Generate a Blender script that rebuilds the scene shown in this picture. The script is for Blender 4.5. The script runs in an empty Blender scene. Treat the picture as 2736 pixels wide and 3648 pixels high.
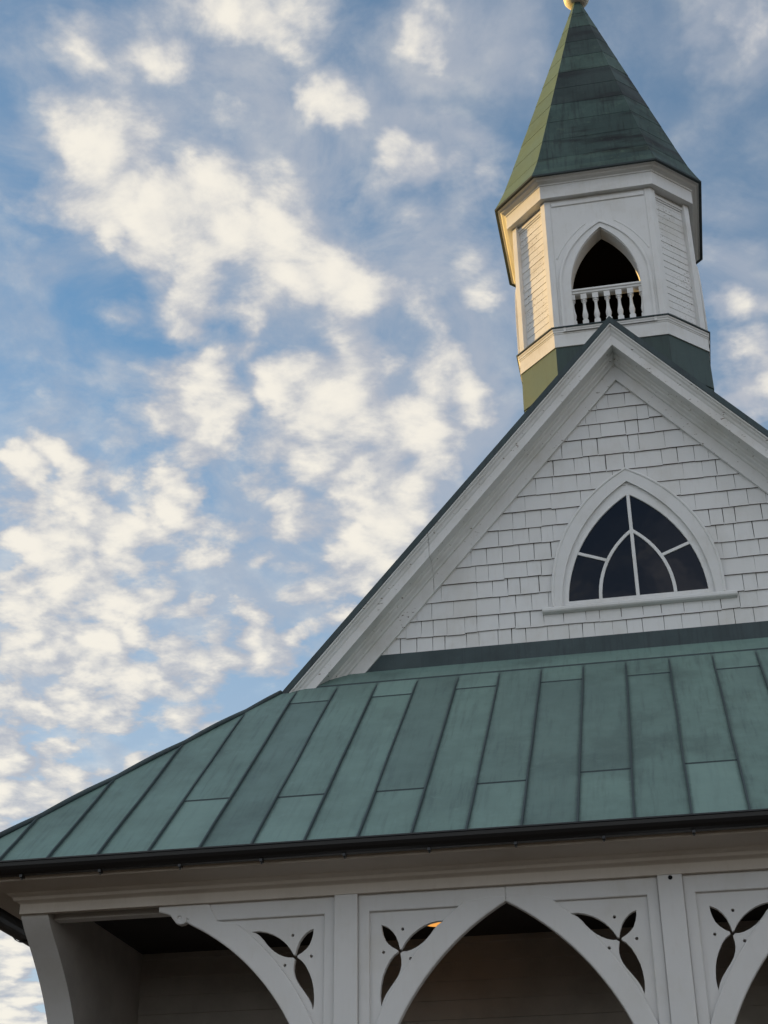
import bpy, bmesh, math, random
from mathutils import Vector, Matrix, Euler
random.seed(7)
scene = bpy.context.scene
COL = scene.collection
R = math.radians

# ------------------------------------------------------------------ camera
PITCH, YAW, ROLL = R(29.6915), R(-11.1215), R(-0.4855)
CAM = Vector((0.0512, -14.9006, 1.6))
FPX = 5211.19                                   # focal length in pixels of the 2736 x 3648 photograph
fw = Vector((math.sin(YAW)*math.cos(PITCH), math.cos(YAW)*math.cos(PITCH), math.sin(PITCH)))
rt = Vector((math.cos(YAW), -math.sin(YAW), 0)); up = rt.cross(fw)
rt2 = rt*math.cos(ROLL)+up*math.sin(ROLL); up2 = -rt*math.sin(ROLL)+up*math.cos(ROLL)
cd = bpy.data.cameras.new('camera'); cam = bpy.data.objects.new('camera', cd); COL.objects.link(cam)
M = Matrix((rt2, up2, -fw)).transposed().to_4x4(); M.translation = CAM
cam.matrix_world = M
cd.sensor_fit = 'VERTICAL'; cd.sensor_height = 36; cd.lens = FPX/3648*36
cd.clip_start = .1; cd.clip_end = 5000
scene.camera = cam

# ------------------------------------------------------------------ colour management
scene.view_settings.view_transform = 'Standard'; scene.view_settings.look = 'None'
scene.view_settings.exposure = 0.9; scene.view_settings.gamma = 1; scene.view_settings.use_curve_mapping = False

# ------------------------------------------------------------------ sun
SUN_AZ, SUN_EL = R(26), R(8)                     # behind the facade plane, seen from the left
sdir = Vector((-math.cos(SUN_AZ)*math.cos(SUN_EL), math.sin(SUN_AZ)*math.cos(SUN_EL), math.sin(SUN_EL)))
sl = bpy.data.lights.new('sun', 'SUN'); sl.energy = 3.7; sl.angle = R(.5); sl.color = (1, .61, .16)
so = bpy.data.objects.new('sun', sl); COL.objects.link(so)
so.rotation_euler = sdir.to_track_quat('Z', 'Y').to_euler(); so.location = sdir*60

# ------------------------------------------------------------------ node helper
class NT:
    def __init__(s, t): s.t = t; s.n = t.nodes; s.l = t.links
    def add(s, typ, ins=None, **kw):
        n = s.n.new(typ)
        for k, v in kw.items(): setattr(n, k, v)
        for k, v in (ins or {}).items():
            if hasattr(v, 'is_output') or isinstance(v, bpy.types.NodeSocket): s.l.new(v, n.inputs[k])
            else: n.inputs[k].default_value = v
        return n
    def math(s, op, a, b=0.0, c=None, clamp=False):
        n = s.n.new('ShaderNodeMath'); n.operation = op; n.use_clamp = clamp
        for i, v in enumerate((a, b, c)):
            if v is None: continue
            if isinstance(v, bpy.types.NodeSocket): s.l.new(v, n.inputs[i])
            else: n.inputs[i].default_value = v
        return n.outputs[0]
    def vmath(s, op, a, b=None, scale=None):
        n = s.n.new('ShaderNodeVectorMath'); n.operation = op
        for i, v in enumerate((a, b)):
            if v is None: continue
            if isinstance(v, bpy.types.NodeSocket): s.l.new(v, n.inputs[i])
            else: n.inputs[i].default_value = v
        if scale is not None:
            if isinstance(scale, bpy.types.NodeSocket): s.l.new(scale, n.inputs[3])
            else: n.inputs[3].default_value = scale
        return n.outputs[1] if op in ('LENGTH', 'DOT_PRODUCT', 'DISTANCE') else n.outputs[0]
    def mix(s, f, a, b, blend='MIX'):
        n = s.n.new('ShaderNodeMix'); n.data_type = 'RGBA'; n.blend_type = blend
        for i, v in ((0, f), (6, a), (7, b)):
            if isinstance(v, bpy.types.NodeSocket): s.l.new(v, n.inputs[i])
            elif i and len(v) == 3: n.inputs[i].default_value = (*v, 1)
            else: n.inputs[i].default_value = v
        return n.outputs[2]
    def remap(s, v, a, b, c=0.0, d=1.0, smooth=True):
        n = s.n.new('ShaderNodeMapRange'); n.interpolation_type = 'SMOOTHSTEP' if smooth else 'LINEAR'
        s.l.new(v, n.inputs[0])
        for i, x in enumerate((a, b, c, d)): n.inputs[i+1].default_value = x
        return n.outputs[0]
    def noise(s, vec, scale, detail=4, rough=.5, lac=2.0, dist=0.0):
        n = s.n.new('ShaderNodeTexNoise'); s.l.new(vec, n.inputs['Vector'])
        n.inputs['Scale'].default_value = scale; n.inputs['Detail'].default_value = detail
        n.inputs['Roughness'].default_value = rough; n.inputs['Lacunarity'].default_value = lac
        n.inputs['Distortion'].default_value = dist
        return n

# ------------------------------------------------------------------ sky with clouds (world, by direction)
def px_dir(x, y):                                # direction of a point given in the 1659-px wide view of the photograph
    k = 2736/1659
    return (fw + rt2*((x*k-1368)/FPX) - up2*((y*k-1824)/FPX)).normalized()
world = bpy.data.worlds.new('World'); scene.world = world; world.use_nodes = True
w = NT(world.node_tree); w.n.clear()
#SKY-BEGIN
# clouds set out over the sky: x, y, radius, amount (view pixels of the photograph turned into world directions)
BUMPS = [
 (175,110,85,.55),(230,180,90,.55),(300,130,75,.72),(350,95,50,.6),(110,180,60,.4),
 (220,300,95,1),(170,330,50,.9),(300,310,85,.95),(230,390,80,.95),(330,390,70,.85),
 (430,440,110,1),(350,500,70,.95),(480,520,90,.95),(420,580,70,.9),(370,600,42,.7),
 (600,540,100,1),(680,590,100,1),(640,470,80,.8),(760,630,95,.95),(850,620,80,.75),(720,500,60,.6),(900,560,70,.5),
 (230,480,42,.85),(205,515,28,.6),(385,690,38,.62),(350,655,25,.4),(560,670,42,.7),(530,640,40,.5),(550,740,45,.62),(500,740,40,.45),
 (440,830,65,.97),(395,820,38,.8),(480,900,65,.97),(450,930,45,.85),(510,870,45,.75),
 (630,840,70,.95),(570,860,40,.8),(700,880,95,.95),(780,840,85,.85),(850,900,90,.85),(920,860,80,.75),(980,790,70,.7),(740,780,55,.55),(1020,860,70,.8),(880,740,70,.5),(960,720,60,.5),
 (560,1040,50,.6),(600,1000,55,.55),(680,980,90,.72),(760,1000,80,.7),(840,980,80,.8),(900,980,90,.8),(740,1060,70,.75),
 (820,1060,85,.9),(850,1130,85,1),(800,1200,70,1),(780,1250,40,.85),(760,1330,35,.7),(640,1100,70,.65),(700,1130,60,.6),(590,1190,50,.5),
 (480,20,90,.8),(560,40,85,.85),(620,20,70,.7),(440,60,60,.6),(640,190,60,.68),(700,190,60,.72),(650,230,45,.5),
 (920,60,70,.66),(960,90,60,.6),(880,110,50,.45),(1070,80,60,.35),(870,280,55,.8),(930,300,55,.8),(990,320,50,.7),(1050,350,40,.55),
 (700,330,130,.33),(800,400,110,.33),(930,450,110,.33),(640,400,80,.36),(980,600,110,.45),(1030,650,70,.55),(1040,560,60,.4),
 (40,1000,50,.8),(110,960,50,.8),(170,1000,55,.85),(240,1000,50,.75),(280,1040,40,.75),(60,1080,60,.95),(130,1080,50,.85),(200,1100,55,.85),
 (30,1170,50,.9),(100,1170,60,.95),(180,1180,65,.9),(260,1150,60,.9),(240,1230,70,.9),(120,1250,60,.9),(330,1080,40,.6),(310,1230,50,.75),
 (390,1100,50,.85),(440,1070,30,.65),(440,1150,45,.7),(360,1160,40,.8),(400,1210,55,.85),(460,1210,40,.8),(380,1020,35,.7),(430,1010,25,.5),
 (40,1280,50,.8),(150,1310,60,.85),(70,1340,60,.85),(220,1320,60,.85),(200,1400,65,.9),(280,1370,55,.8),(120,1390,60,.8),(330,1300,40,.6),
 (350,1370,45,.6),(430,1300,35,.55),(470,1310,45,.75),(540,1340,40,.6),(390,1420,60,.85),(470,1430,60,.8),(330,1480,60,.75),(560,1390,55,.8),
 (620,1400,50,.8),(660,1380,35,.75),(250,1470,60,.85),(180,1500,50,.8),(120,1530,45,.75),(220,1550,60,.7),(300,1560,40,.5),(25,1500,48,1.0),
 (60,1510,30,.8),(550,1280,35,.5),(600,1310,45,.5),(680,1280,40,.5),(500,1250,30,.45),
 (40,1600,80,.65),(120,1620,70,.7),(60,1680,80,.7),(150,1690,60,.5),(20,1760,70,.8),(30,2060,80,.85),(30,2150,80,.9),
 (1560,20,50,.6),(1620,40,60,.75),(1530,60,40,.5),(1600,620,60,.6),(1640,650,50,.65),(1560,660,40,.5),(1600,720,60,.65),(1640,790,60,.75),(1600,830,50,.65),(1560,580,40,.45),(800,950,220,.52),(700,1260,130,.46),(400,1620,260,.44),(60,1500,200,.5),(600,1150,150,.42),(900,700,170,.45),(280,1220,260,.48),(150,1500,220,.48),(540,1400,160,.46),(420,480,230,.36),(560,120,220,.34),
 (1500,1275,80,.8,1),(1340,1330,50,.5,1),
]
def group(name, outs):
    t = bpy.data.node_groups.new(name, 'ShaderNodeTree')
    t.interface.new_socket('Vector', in_out='INPUT', socket_type='NodeSocketVector')
    for o_ in outs: t.interface.new_socket(o_, in_out='OUTPUT', socket_type='NodeSocketFloat' if o_ != 'Warp' else 'NodeSocketVector')
    k = NT(t); return t, k, k.n.new('NodeGroupInput').outputs[0], k.n.new('NodeGroupOutput')
# billows and fine grain on the flattened cloud deck
ggrain, g, D, go = group('cloud_grain', ['Grain', 'Puff', 'Warp'])
sep = g.add('ShaderNodeSeparateXYZ', {0: D})
zz = g.math('ADD', g.math('MAXIMUM', sep.outputs[2], 0.05), .17)
P = g.vmath('DIVIDE', D, g.add('ShaderNodeCombineXYZ', {0: zz, 1: zz, 2: zz}).outputs[0])
warp1 = g.noise(P, 7.5, 5, .60)
fine = g.noise(P, 11.5, 8, .62, dist=.2)
puff = g.n.new('ShaderNodeTexVoronoi'); puff.feature = 'SMOOTH_F1'; puff.inputs['Scale'].default_value = 19; puff.inputs['Smoothness'].default_value = .35
g.l.new(g.vmath('ADD', P, g.vmath('SCALE', warp1.outputs[1], scale=.09)), puff.inputs['Vector'])
pf_ = g.math('MULTIPLY', g.math('SUBTRACT', .40, puff.outputs[0]), .62)
g.l.new(g.math('MULTIPLY_ADD', g.math('SUBTRACT', fine.outputs[0], .5), 1.15, pf_), go.inputs[0])
g.l.new(pf_, go.inputs[1]); g.l.new(g.vmath('SUBTRACT', warp1.outputs[1], (.5, .5, .5)), go.inputs[2])
# where the cloud masses stand
gmass, g, D, go = group('cloud_mass', ['Mass'])
kk = 2736/1659/FPX; cur = None
for (x, y, r_, am, *back) in BUMPS:
    c = px_dir(x, y)
    if back: c.y = -c.y                                                    # stands behind the viewer, mirrored in the window
    v = g.math('MULTIPLY_ADD', g.vmath('DISTANCE', D, tuple(c)), -am/(r_*kk*1.70), am*1.30)
    cur = v if cur is None else g.math('SMOOTH_MAX', cur, v, .16)
g.l.new(g.math('SMOOTH_MIN', cur, 1.05, .25), go.inputs[0])

tc = w.n.new('ShaderNodeTexCoord')
DIR = w.vmath('NORMALIZE', tc.outputs['Generated'])
def use(t, v):
    n = w.n.new('ShaderNodeGroup'); n.node_tree = t; w.l.new(v, n.inputs[0]); return n
tsun = Vector((sdir.x, sdir.y, sdir.z+.30)).normalized()
g0 = use(ggrain, DIR); g1 = use(ggrain, w.vmath('ADD', DIR, tuple(tsun*.016)))
mass = use(gmass, w.vmath('ADD', DIR, w.vmath('SCALE', g0.outputs[2], scale=.085))).outputs[0]
sepw = w.add('ShaderNodeSeparateXYZ', {0: DIR})
n0 = w.noise(DIR, 3.0, 3, .5)
fdot = w.vmath('DOT_PRODUCT', DIR, tuple(fw))
hole = w.remap(w.vmath('DOT_PRODUCT', DIR, (0.0, -.905, .425)), .985, .93, 0, 1)
else_ = w.math('MULTIPLY', w.math('MULTIPLY', w.remap(n0.outputs[0], .40, .60, 0, .95), hole), w.remap(fdot, .90, .80, 0, 1))
mass = w.math('MAXIMUM', mass, else_)                                     # broken cover over the rest of the sky
dd = w.math('ADD', mass, g0.outputs[0])
sharp = w.remap(sepw.outputs[2], .34, .70, .23, .46, False)
alpha = w.math('DIVIDE', w.math('SUBTRACT', dd, w.math('SUBTRACT', .37, sharp)), w.math('MULTIPLY', sharp, 2.0), clamp=True)
alpha = w.remap(alpha, 0, 1)
veiln = w.noise(w.vmath('MULTIPLY', DIR, (1, 1, 1.5)), 7.0, 7, .62, dist=.6)
near = w.remap(w.math('ADD', mass, w.math('MULTIPLY', g0.outputs[0], .4)), -.30, .40, .10, 1.0)
veil = w.math('MULTIPLY', w.math('MULTIPLY', w.remap(veiln.outputs[0], .28, .64), .74), near)
lowhaze = w.remap(sepw.outputs[2], .58, .24, 0, .68)
body = w.math('MULTIPLY', w.remap(w.math('ADD', mass, w.math('MULTIPLY', g0.outputs[0], .55)), .08, .62), .66)
alpha2 = w.math('MAXIMUM', w.math('MAXIMUM', alpha, body), w.math('MAXIMUM', veil, lowhaze))
alpha2 = w.math('MINIMUM', alpha2, .97)
shn = w.noise(DIR, 9.0, 5, .58)
toward = w.remap(w.vmath('DOT_PRODUCT', DIR, tuple(Vector((sdir.x, sdir.y, .35)).normalized())), .55, .98, -.16, .20, False)
lit = w.math('MULTIPLY_ADD', w.math('SUBTRACT', g0.outputs[0], g1.outputs[0]), 1.25, .16)
lit = w.math('ADD', lit, w.math('MULTIPLY', w.remap(dd, .38, 1.10), .86))
lit = w.math('ADD', lit, toward)
lit = w.math('ADD', lit, w.math('MULTIPLY', w.math('SUBTRACT', shn.outputs[0], .5), 1.3))
lit = w.remap(lit, -.12, 1.30)
ccol = w.mix(lit, (1.66, 1.76, 1.98), (3.34, 3.16, 2.80))
away = w.remap(w.vmath('DOT_PRODUCT', DIR, (0.0, -1.0, .25)), -.1, .7, 1.0, 1.75)      # cloud behind the viewer brightened to add fill light on the facade
ccol = w.vmath('SCALE', ccol, scale=away)
sky = w.n.new('ShaderNodeTexSky'); sky.sky_type = 'NISHITA'; sky.sun_disc = False
sky.sun_elevation = SUN_EL; sky.sun_rotation = math.atan2(sdir.x, sdir.y)
sky.air_density = 1.0; sky.dust_density = 0.0; sky.ozone_density = 3.0
skyc = w.mix(1.0, sky.outputs[0], (.98, .93, .82), 'MULTIPLY')
final = w.mix(alpha2, skyc, ccol)
bg = w.add('ShaderNodeBackground', {0: final, 1: .15})
wo = w.add('ShaderNodeOutputWorld', {0: bg.outputs[0]})
#SKY-END
scene.cycles.max_bounces = 5; scene.cycles.diffuse_bounces = 3; scene.cycles.glossy_bounces = 2
scene.cycles.use_adaptive_sampling = True; scene.cycles.adaptive_threshold = .02
world.cycles.sampling_method = 'MANUAL'; world.cycles.sample_map_resolution = 512

# ------------------------------------------------------------------ materials
def mat(name, col=(.8, .8, .8), rough=.6, metal=0, spec=.5):
    m = bpy.data.materials.new(name); m.use_nodes = True
    t = NT(m.node_tree); b = t.n['Principled BSDF']
    b.inputs['Base Color'].default_value = (*col, 1); b.inputs['Roughness'].default_value = rough
    b.inputs['Metallic'].default_value = metal; b.inputs['Specular IOR Level'].default_value = spec
    return m, t, b
def objco(t): return t.n.new('ShaderNodeTexCoord').outputs['Object']
def bump(t, b, h, strength, dist=.01):
    n = t.add('ShaderNodeBump', {'Height': h, 'Strength': strength, 'Distance': dist}); t.l.new(n.outputs[0], b.inputs['Normal'])
def white_paint(name, base=(.76, .755, .74), dirt=(.55, .52, .46), amount=.5, chips=0.0, chipscale=30):
    m, t, b = mat(name, base, .55, spec=.35); o = objco(t)
    n1 = t.noise(o, 1.7, 6, .6); n2 = t.noise(t.vmath('MULTIPLY', o, (6, 6, 1.0)), 5, 4, .6)
    f = t.math('MULTIPLY', t.remap(n1.outputs[0], .45, .75), amount)
    f = t.math('ADD', f, t.math('MULTIPLY', t.remap(n2.outputs[0], .5, .8), amount*.5), clamp=True)
    c = t.mix(f, base, dirt)
    if chips:
        n3 = t.noise(t.vmath('MULTIPLY', o, (1, 1, 2.6)), chipscale, 4, .62)
        n4 = t.noise(o, 2.2, 2, .5)
        ch = t.remap(t.math('ADD', n3.outputs[0], t.math('MULTIPLY', n4.outputs[0], .25)), .86-chips, .89-chips)
        c = t.mix(ch, c, (.16, .11, .075))
    at = t.n.new('ShaderNodeAttribute'); at.attribute_name = 'tint'
    c = t.mix(t.remap(at.outputs['Fac'], .5, 1.0, 0, .22, False), c, dirt)
    t.l.new(c, b.inputs['Base Color'])
    n5 = t.noise(o, 60, 3, .6)
    bump(t, b, n5.outputs[0], .18, .004)
    return m
WHITE = white_paint('white_paint')
WHITE_OLD = white_paint('weathered_white_paint', chips=.10, amount=.6)
WHITE_TRIM = white_paint('peeling_trim_paint', base=(.74, .73, .71), chips=.065, amount=.5, chipscale=16)
WHITE_SHINGLE = white_paint('shingle_paint', base=(.73, .725, .71), amount=.45)
WHITE_PORCH = white_paint('porch_white_paint', base=(.66, .645, .625), amount=.4)
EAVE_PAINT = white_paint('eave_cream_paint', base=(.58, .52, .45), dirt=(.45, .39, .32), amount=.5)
WOOD_BUTT = mat('weathered_wood', (.10, .07, .055), .85)[0]
def copper(name, cols, rough=.55, tint_amt=.5, stain=(1, .8, .45), seam=False, spec=.4):
    m, t, b = mat(name, cols[0], rough, spec=spec); o = objco(t)
    n1 = t.noise(o, 1.3, 6, .62); n2 = t.noise(t.vmath('MULTIPLY', o, (7, .5, .5)), 3.0, 6, .65); n3 = t.noise(o, 9, 6, .68)
    c = t.mix(t.remap(n1.outputs[0], .35, .68), cols[0], cols[1])
    c = t.mix(t.math('MULTIPLY', t.remap(n2.outputs[0], .46, .74), .75), c, cols[2])
    nb = t.noise(t.vmath('MULTIPLY', o, (1, 1, stain[0])), stain[1], 5, .6)
    c = t.mix(t.math('MULTIPLY', t.remap(nb.outputs[0], .50, .70), stain[2]), c, tuple(x*.42 for x in cols[2]))
    c = t.mix(t.math('MULTIPLY', t.remap(n3.outputs[0], .55, .8), .4), c, cols[3])
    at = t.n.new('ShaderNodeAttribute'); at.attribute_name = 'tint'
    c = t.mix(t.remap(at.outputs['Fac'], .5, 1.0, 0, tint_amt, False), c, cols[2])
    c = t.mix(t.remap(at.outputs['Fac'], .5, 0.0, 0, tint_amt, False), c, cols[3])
    if seam:                                     # dirt gathered along the standing seams
        ox = t.add('ShaderNodeSeparateXYZ', {0: o}).outputs[0]
        u = t.math('PINGPONG', t.math('ADD', ox, 1.0996+.45*40), .225)
        u = t.math('ADD', u, t.math('MULTIPLY', t.math('SUBTRACT', n3.outputs[0], .5), .05))
        c = t.mix(t.remap(u, .040, .0, 0, .60), c, tuple(x*.55 for x in cols[2]))
    t.l.new(c, b.inputs['Base Color'])
    rr = t.remap(n1.outputs[0], .3, .7, rough-.08, rough+.12); t.l.new(rr, b.inputs['Roughness'])
    n4 = t.noise(o, 2.2, 3, .5)
    bump(t, b, n4.outputs[0], .25, .03)
    return m
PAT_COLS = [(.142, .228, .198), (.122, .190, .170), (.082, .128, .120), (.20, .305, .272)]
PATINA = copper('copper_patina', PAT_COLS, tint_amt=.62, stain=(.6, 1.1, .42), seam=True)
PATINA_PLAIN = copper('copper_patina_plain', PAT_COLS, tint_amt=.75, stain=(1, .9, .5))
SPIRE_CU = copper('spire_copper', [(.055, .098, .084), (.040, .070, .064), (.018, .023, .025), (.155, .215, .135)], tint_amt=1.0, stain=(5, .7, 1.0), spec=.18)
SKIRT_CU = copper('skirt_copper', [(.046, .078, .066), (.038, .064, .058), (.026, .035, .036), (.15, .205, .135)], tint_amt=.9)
DARK_CU = copper('dark_copper', [(.05, .075, .078), (.04, .06, .064), (.028, .036, .042), (.065, .11, .105)])
SEAM_CU = mat('seam_copper', (.035, .055, .058), .6)[0]
EDGE_CU = mat('roof_edge_copper', (.03, .045, .048), .6)[0]
GUTTER = mat('dark_gutter', (.012, .011, .011), .35, spec=.5)[0]
BLACK = mat('dark_void', (.008, .008, .009), .9, spec=.1)[0]
BLACK_METAL = mat('black_metal', (.012, .011, .01), .5)[0]
def soffit_mat(name, base):
    m, t, b = mat(name, base, .7, spec=.3); o = objco(t)
    n = t.noise(o, 2.0, 5, .6); t.l.new(t.mix(t.remap(n.outputs[0], .35, .7), base, tuple(x*.8 for x in base)), b.inputs['Base Color']); return m
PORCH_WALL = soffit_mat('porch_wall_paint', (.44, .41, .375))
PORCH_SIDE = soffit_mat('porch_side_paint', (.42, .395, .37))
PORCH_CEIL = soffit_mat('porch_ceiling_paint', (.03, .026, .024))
def glass_mat():
    m, t, b = mat('window_glass', (.006, .007, .014), .03, spec=.30); o = objco(t)
    n = t.noise(o, 1.5, 3, .5); bump(t, b, n.outputs[0], .12, .02); return m
GLASS = glass_mat()
def ground_mat():
    m, t, b = mat('ground', (.11, .10, .08), .95, spec=.1); o = objco(t)
    n = t.noise(o, .35, 8, .6); n2 = t.noise(o, 40, 3, .6)
    c = t.mix(t.remap(n.outputs[0], .45, .6), (.088, .060, .040), (.070, .054, .033))
    c = t.mix(t.math('MULTIPLY', n2.outputs[0], .5), c, (.08, .058, .042)); t.l.new(c, b.inputs['Base Color'])
    bump(t, b, n2.outputs[0], .5, .02); return m
GROUND = ground_mat()
def amber():
    m, t, b = mat('amber_glass', (.8, .4, .1), .3)
    b.inputs['Emission Color'].default_value = (1, .43, .09, 1); b.inputs['Emission Strength'].default_value = .5; return m
AMBER = amber()

# ------------------------------------------------------------------ mesh helper
class MB:
    def __init__(s): s.v = []; s.f = []; s.m = []; s.t = []; s.uv = []
    def face(s, pts, m=0, tint=.5):
        b = len(s.v); s.v += [tuple(p) for p in pts]; s.f.append(tuple(range(b, b+len(pts)))); s.m.append(m); s.t.append(tint)
    def hexa(s, P, m=0, tint=.5):                 # 8 corners: bottom 0-3 ring, top 4-7 ring
        b = len(s.v); s.v += [tuple(p) for p in P]
        for q in ((0, 3, 2, 1), (4, 5, 6, 7), (0, 1, 5, 4), (1, 2, 6, 5), (2, 3, 7, 6), (3, 0, 4, 7)):
            s.f.append(tuple(b+i for i in q)); s.m.append(m); s.t.append(tint)
    def box(s, x0, x1, y0, y1, z0, z1, m=0, tint=.5):
        s.hexa([(x0, y0, z0), (x1, y0, z0), (x1, y1, z0), (x0, y1, z0), (x0, y0, z1), (x1, y0, z1), (x1, y1, z1), (x0, y1, z1)], m, tint)
    def loft(s, rings, close=True, caps=True, m=0, tint=.5):
        b = len(s.v); n = len(rings[0])
        for r in rings: s.v += [tuple(p) for p in r]
        for i in range(len(rings)-1):
            for j in range(n if close else n-1):
                k = (j+1) % n
                s.f.append((b+i*n+j, b+i*n+k, b+(i+1)*n+k, b+(i+1)*n+j)); s.m.append(m); s.t.append(tint)
        if caps and close:
            s.f.append(tuple(b+j for j in range(n))); s.m.append(m); s.t.append(tint)
            s.f.append(tuple(b+(len(rings)-1)*n+j for j in range(n))); s.m.append(m); s.t.append(tint)
    def sweep(s, path, sec, side, m=0, close_sec=True, tint=.5):   # section (a,b) in (side, normal) frame along the path
        rings = []
        for i, p in enumerate(path):
            p = Vector(p); a = Vector(path[max(i-1, 0)]); c = Vector(path[min(i+1, len(path)-1)])
            d = (c-a).normalized(); sd = Vector(side(i) if callable(side) else side); sd = (sd-d*sd.dot(d)).normalized(); nn = sd.cross(d)
            rings.append([p+sd*u+nn*v_ for u, v_ in sec])
        s.loft(rings, close_sec, True, m, tint)
    def tube(s, path, r, n=8, m=0):
        s.sweep(path, [(r*math.cos(2*math.pi*k/n), r*math.sin(2*math.pi*k/n)) for k in range(n)], (.31, .17, .93) if abs((Vector(path[-1])-Vector(path[0])).normalized().z) < .8 else (1, 0, 0), m)
    def lathe(s, prof, cx, cy, n=12, m=0):
        s.loft([[(cx+r*math.cos(2*math.pi*k/n), cy+r*math.sin(2*math.pi*k/n), z) for k in range(n)] for r, z in prof], True, True, m)
    def build(s, name, mats, parent=None, smooth=False, bevel=0, recalc=True):
        me = bpy.data.meshes.new(name); me.from_pydata(s.v, [], s.f)
        for mt in (mats if isinstance(mats, (list, tuple)) else [mats]): me.materials.append(mt)
        for p, mi in zip(me.polygons, s.m): p.material_index = mi; p.use_smooth = smooth
        at = me.attributes.new('tint', 'FLOAT', 'FACE')
        at.data.foreach_set('value', s.t)
        if recalc:
            bm = bmesh.new(); bm.from_mesh(me); bmesh.ops.recalc_face_normals(bm, faces=bm.faces); bm.to_mesh(me); bm.free()
        o = bpy.data.objects.new(name, me); COL.objects.link(o)
        if bevel:
            bv = o.modifiers.new('bevel', 'BEVEL'); bv.width = bevel; bv.segments = 2; bv.limit_method = 'ANGLE'; bv.angle_limit = R(40)
        if parent: o.parent = parent
        return o
def plate(name, loops, thick, y_front, material, parent=None, bev=.004, to3=None):
    """flat board with holes: loops in (x, z), front face at y_front, thickness backwards"""
    cu = bpy.data.curves.new(name, 'CURVE'); cu.dimensions = '2D'; cu.fill_mode = 'BOTH'
    cu.extrude = thick/2-bev; cu.bevel_depth = bev; cu.bevel_resolution = 1; cu.offset = -bev
    for L in loops:
        sp = cu.splines.new('POLY'); sp.points.add(len(L)-1)
        for p, q in zip(sp.points, L): p.co = (q[0], q[1], 0, 1)
        sp.use_cyclic_u = True
    tmp = bpy.data.objects.new(name, cu); COL.objects.link(tmp)
    dg = bpy.context.evaluated_depsgraph_get(); dg.update()
    me = bpy.data.meshes.new_from_object(tmp.evaluated_get(dg)); bpy.data.objects.remove(tmp); bpy.data.curves.remove(cu)
    yc = y_front+thick/2
    for v in me.vertices:
        x, z, d = v.co; v.co = to3(x, z, d) if to3 else (x, yc-d, z)
    me.name = name; me.materials.clear(); me.materials.append(material)
    for p in me.polygons: p.use_smooth = False; p.material_index = 0
    me.update()
    o = bpy.data.objects.new(name, me); COL.objects.link(o)
    if parent: o.parent = parent
    return o
def empty(name, loc=(0, 0, 0)):
    o = bpy.data.objects.new(name, None); COL.objects.link(o); o.location = loc; o.empty_display_size = .3; return o
def arc(cx, cz, r, a0, a1, n): return [(cx+r*math.cos(a0+(a1-a0)*i/n), cz+r*math.sin(a0+(a1-a0)*i/n)) for i in range(n+1)]
def gothic(c, z0, r, zb, n=14):
    """pointed arch outline from bottom right over the apex to bottom left; arc centres at x=-/+c, height z0, sides dropped to zb"""
    a1 = math.acos(c/r); right = [( -c+r*math.cos(a1*i/n), z0+r*math.sin(a1*i/n)) for i in range(n+1)]
    if zb > z0:
        a0 = math.asin((zb-z0)/r); right = [(-c+r*math.cos(a0+(a1-a0)*i/n), z0+r*math.sin(a0+(a1-a0)*i/n)) for i in range(n+1)]
    left = [(-x, z) for x, z in reversed(right[:-1])]
    L = right+left
    if zb < z0: L = [(right[0][0], zb)]+L+[(-right[0][0], zb)]
    return L

# ------------------------------------------------------------------ ground
gm = MB(); gm.face([(-1500, -1500, 0), (1500, -1500, 0), (1500, 1500, 0), (-1500, 1500, 0)])
ground = gm.build('ground', GROUND); ground['kind'] = 'structure'
# unseen ridge added at the left to block the low sun below the belfry
hm = MB(); ux = Vector((-math.cos(SUN_AZ), math.sin(SUN_AZ), 0)); uy = Vector((-ux.y, ux.x, 0)); HD, HH = 170, 8.2+170*math.tan(SUN_EL)
rows = []
for i in range(49):
    v = -260+520*i/48; e = 1-abs(v/260)**3; h_ = HH*e
    j = random.uniform(-1.2, .4)
    rows.append([ux*d+uy*v+Vector((0, 0, z)) for d, z in ((HD-70, -.5), (HD-40, h_*.42), (HD-12, h_*.9+j*.5), (HD, h_+(j if abs(v) > 45 else j*.3)), (HD+25, h_*.85), (HD+110, -.5))])
hm.loft(rows, False, False)
ridge_m, ht, hb_ = mat('shade_ridge_mat', (.045, .055, .03), .95, spec=.1)
ho_ = objco(ht); hn = ht.noise(ho_, .12, 8, .65); ht.l.new(ht.mix(ht.remap(hn.outputs[0], .35, .65), (.03, .042, .022), (.07, .075, .035)), hb_.inputs['Base Color'])
shade_ridge = hm.build('shade_ridge', ridge_m, smooth=True); shade_ridge['kind'] = 'structure'

# ------------------------------------------------------------------ the chapel
chapel = empty('chapel')
chapel['label'] = 'white wooden chapel with green copper roof, octagonal belfry and arched porch'
chapel['category'] = 'chapel'
MS = 1.1473                                       # main roof slope
ZA, OV = 12.43, .40                               # ridge height, gable overhang
ZE, DE, SL = 5.2197, 3.4108, .8714                # porch eave and slope
def zroof(y): return ZE+SL*(y+DE)
def xhip(y): return -6.10+(y+DE)*.702             # left hip in plan
YB = 12.0                                         # back end of the nave

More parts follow.
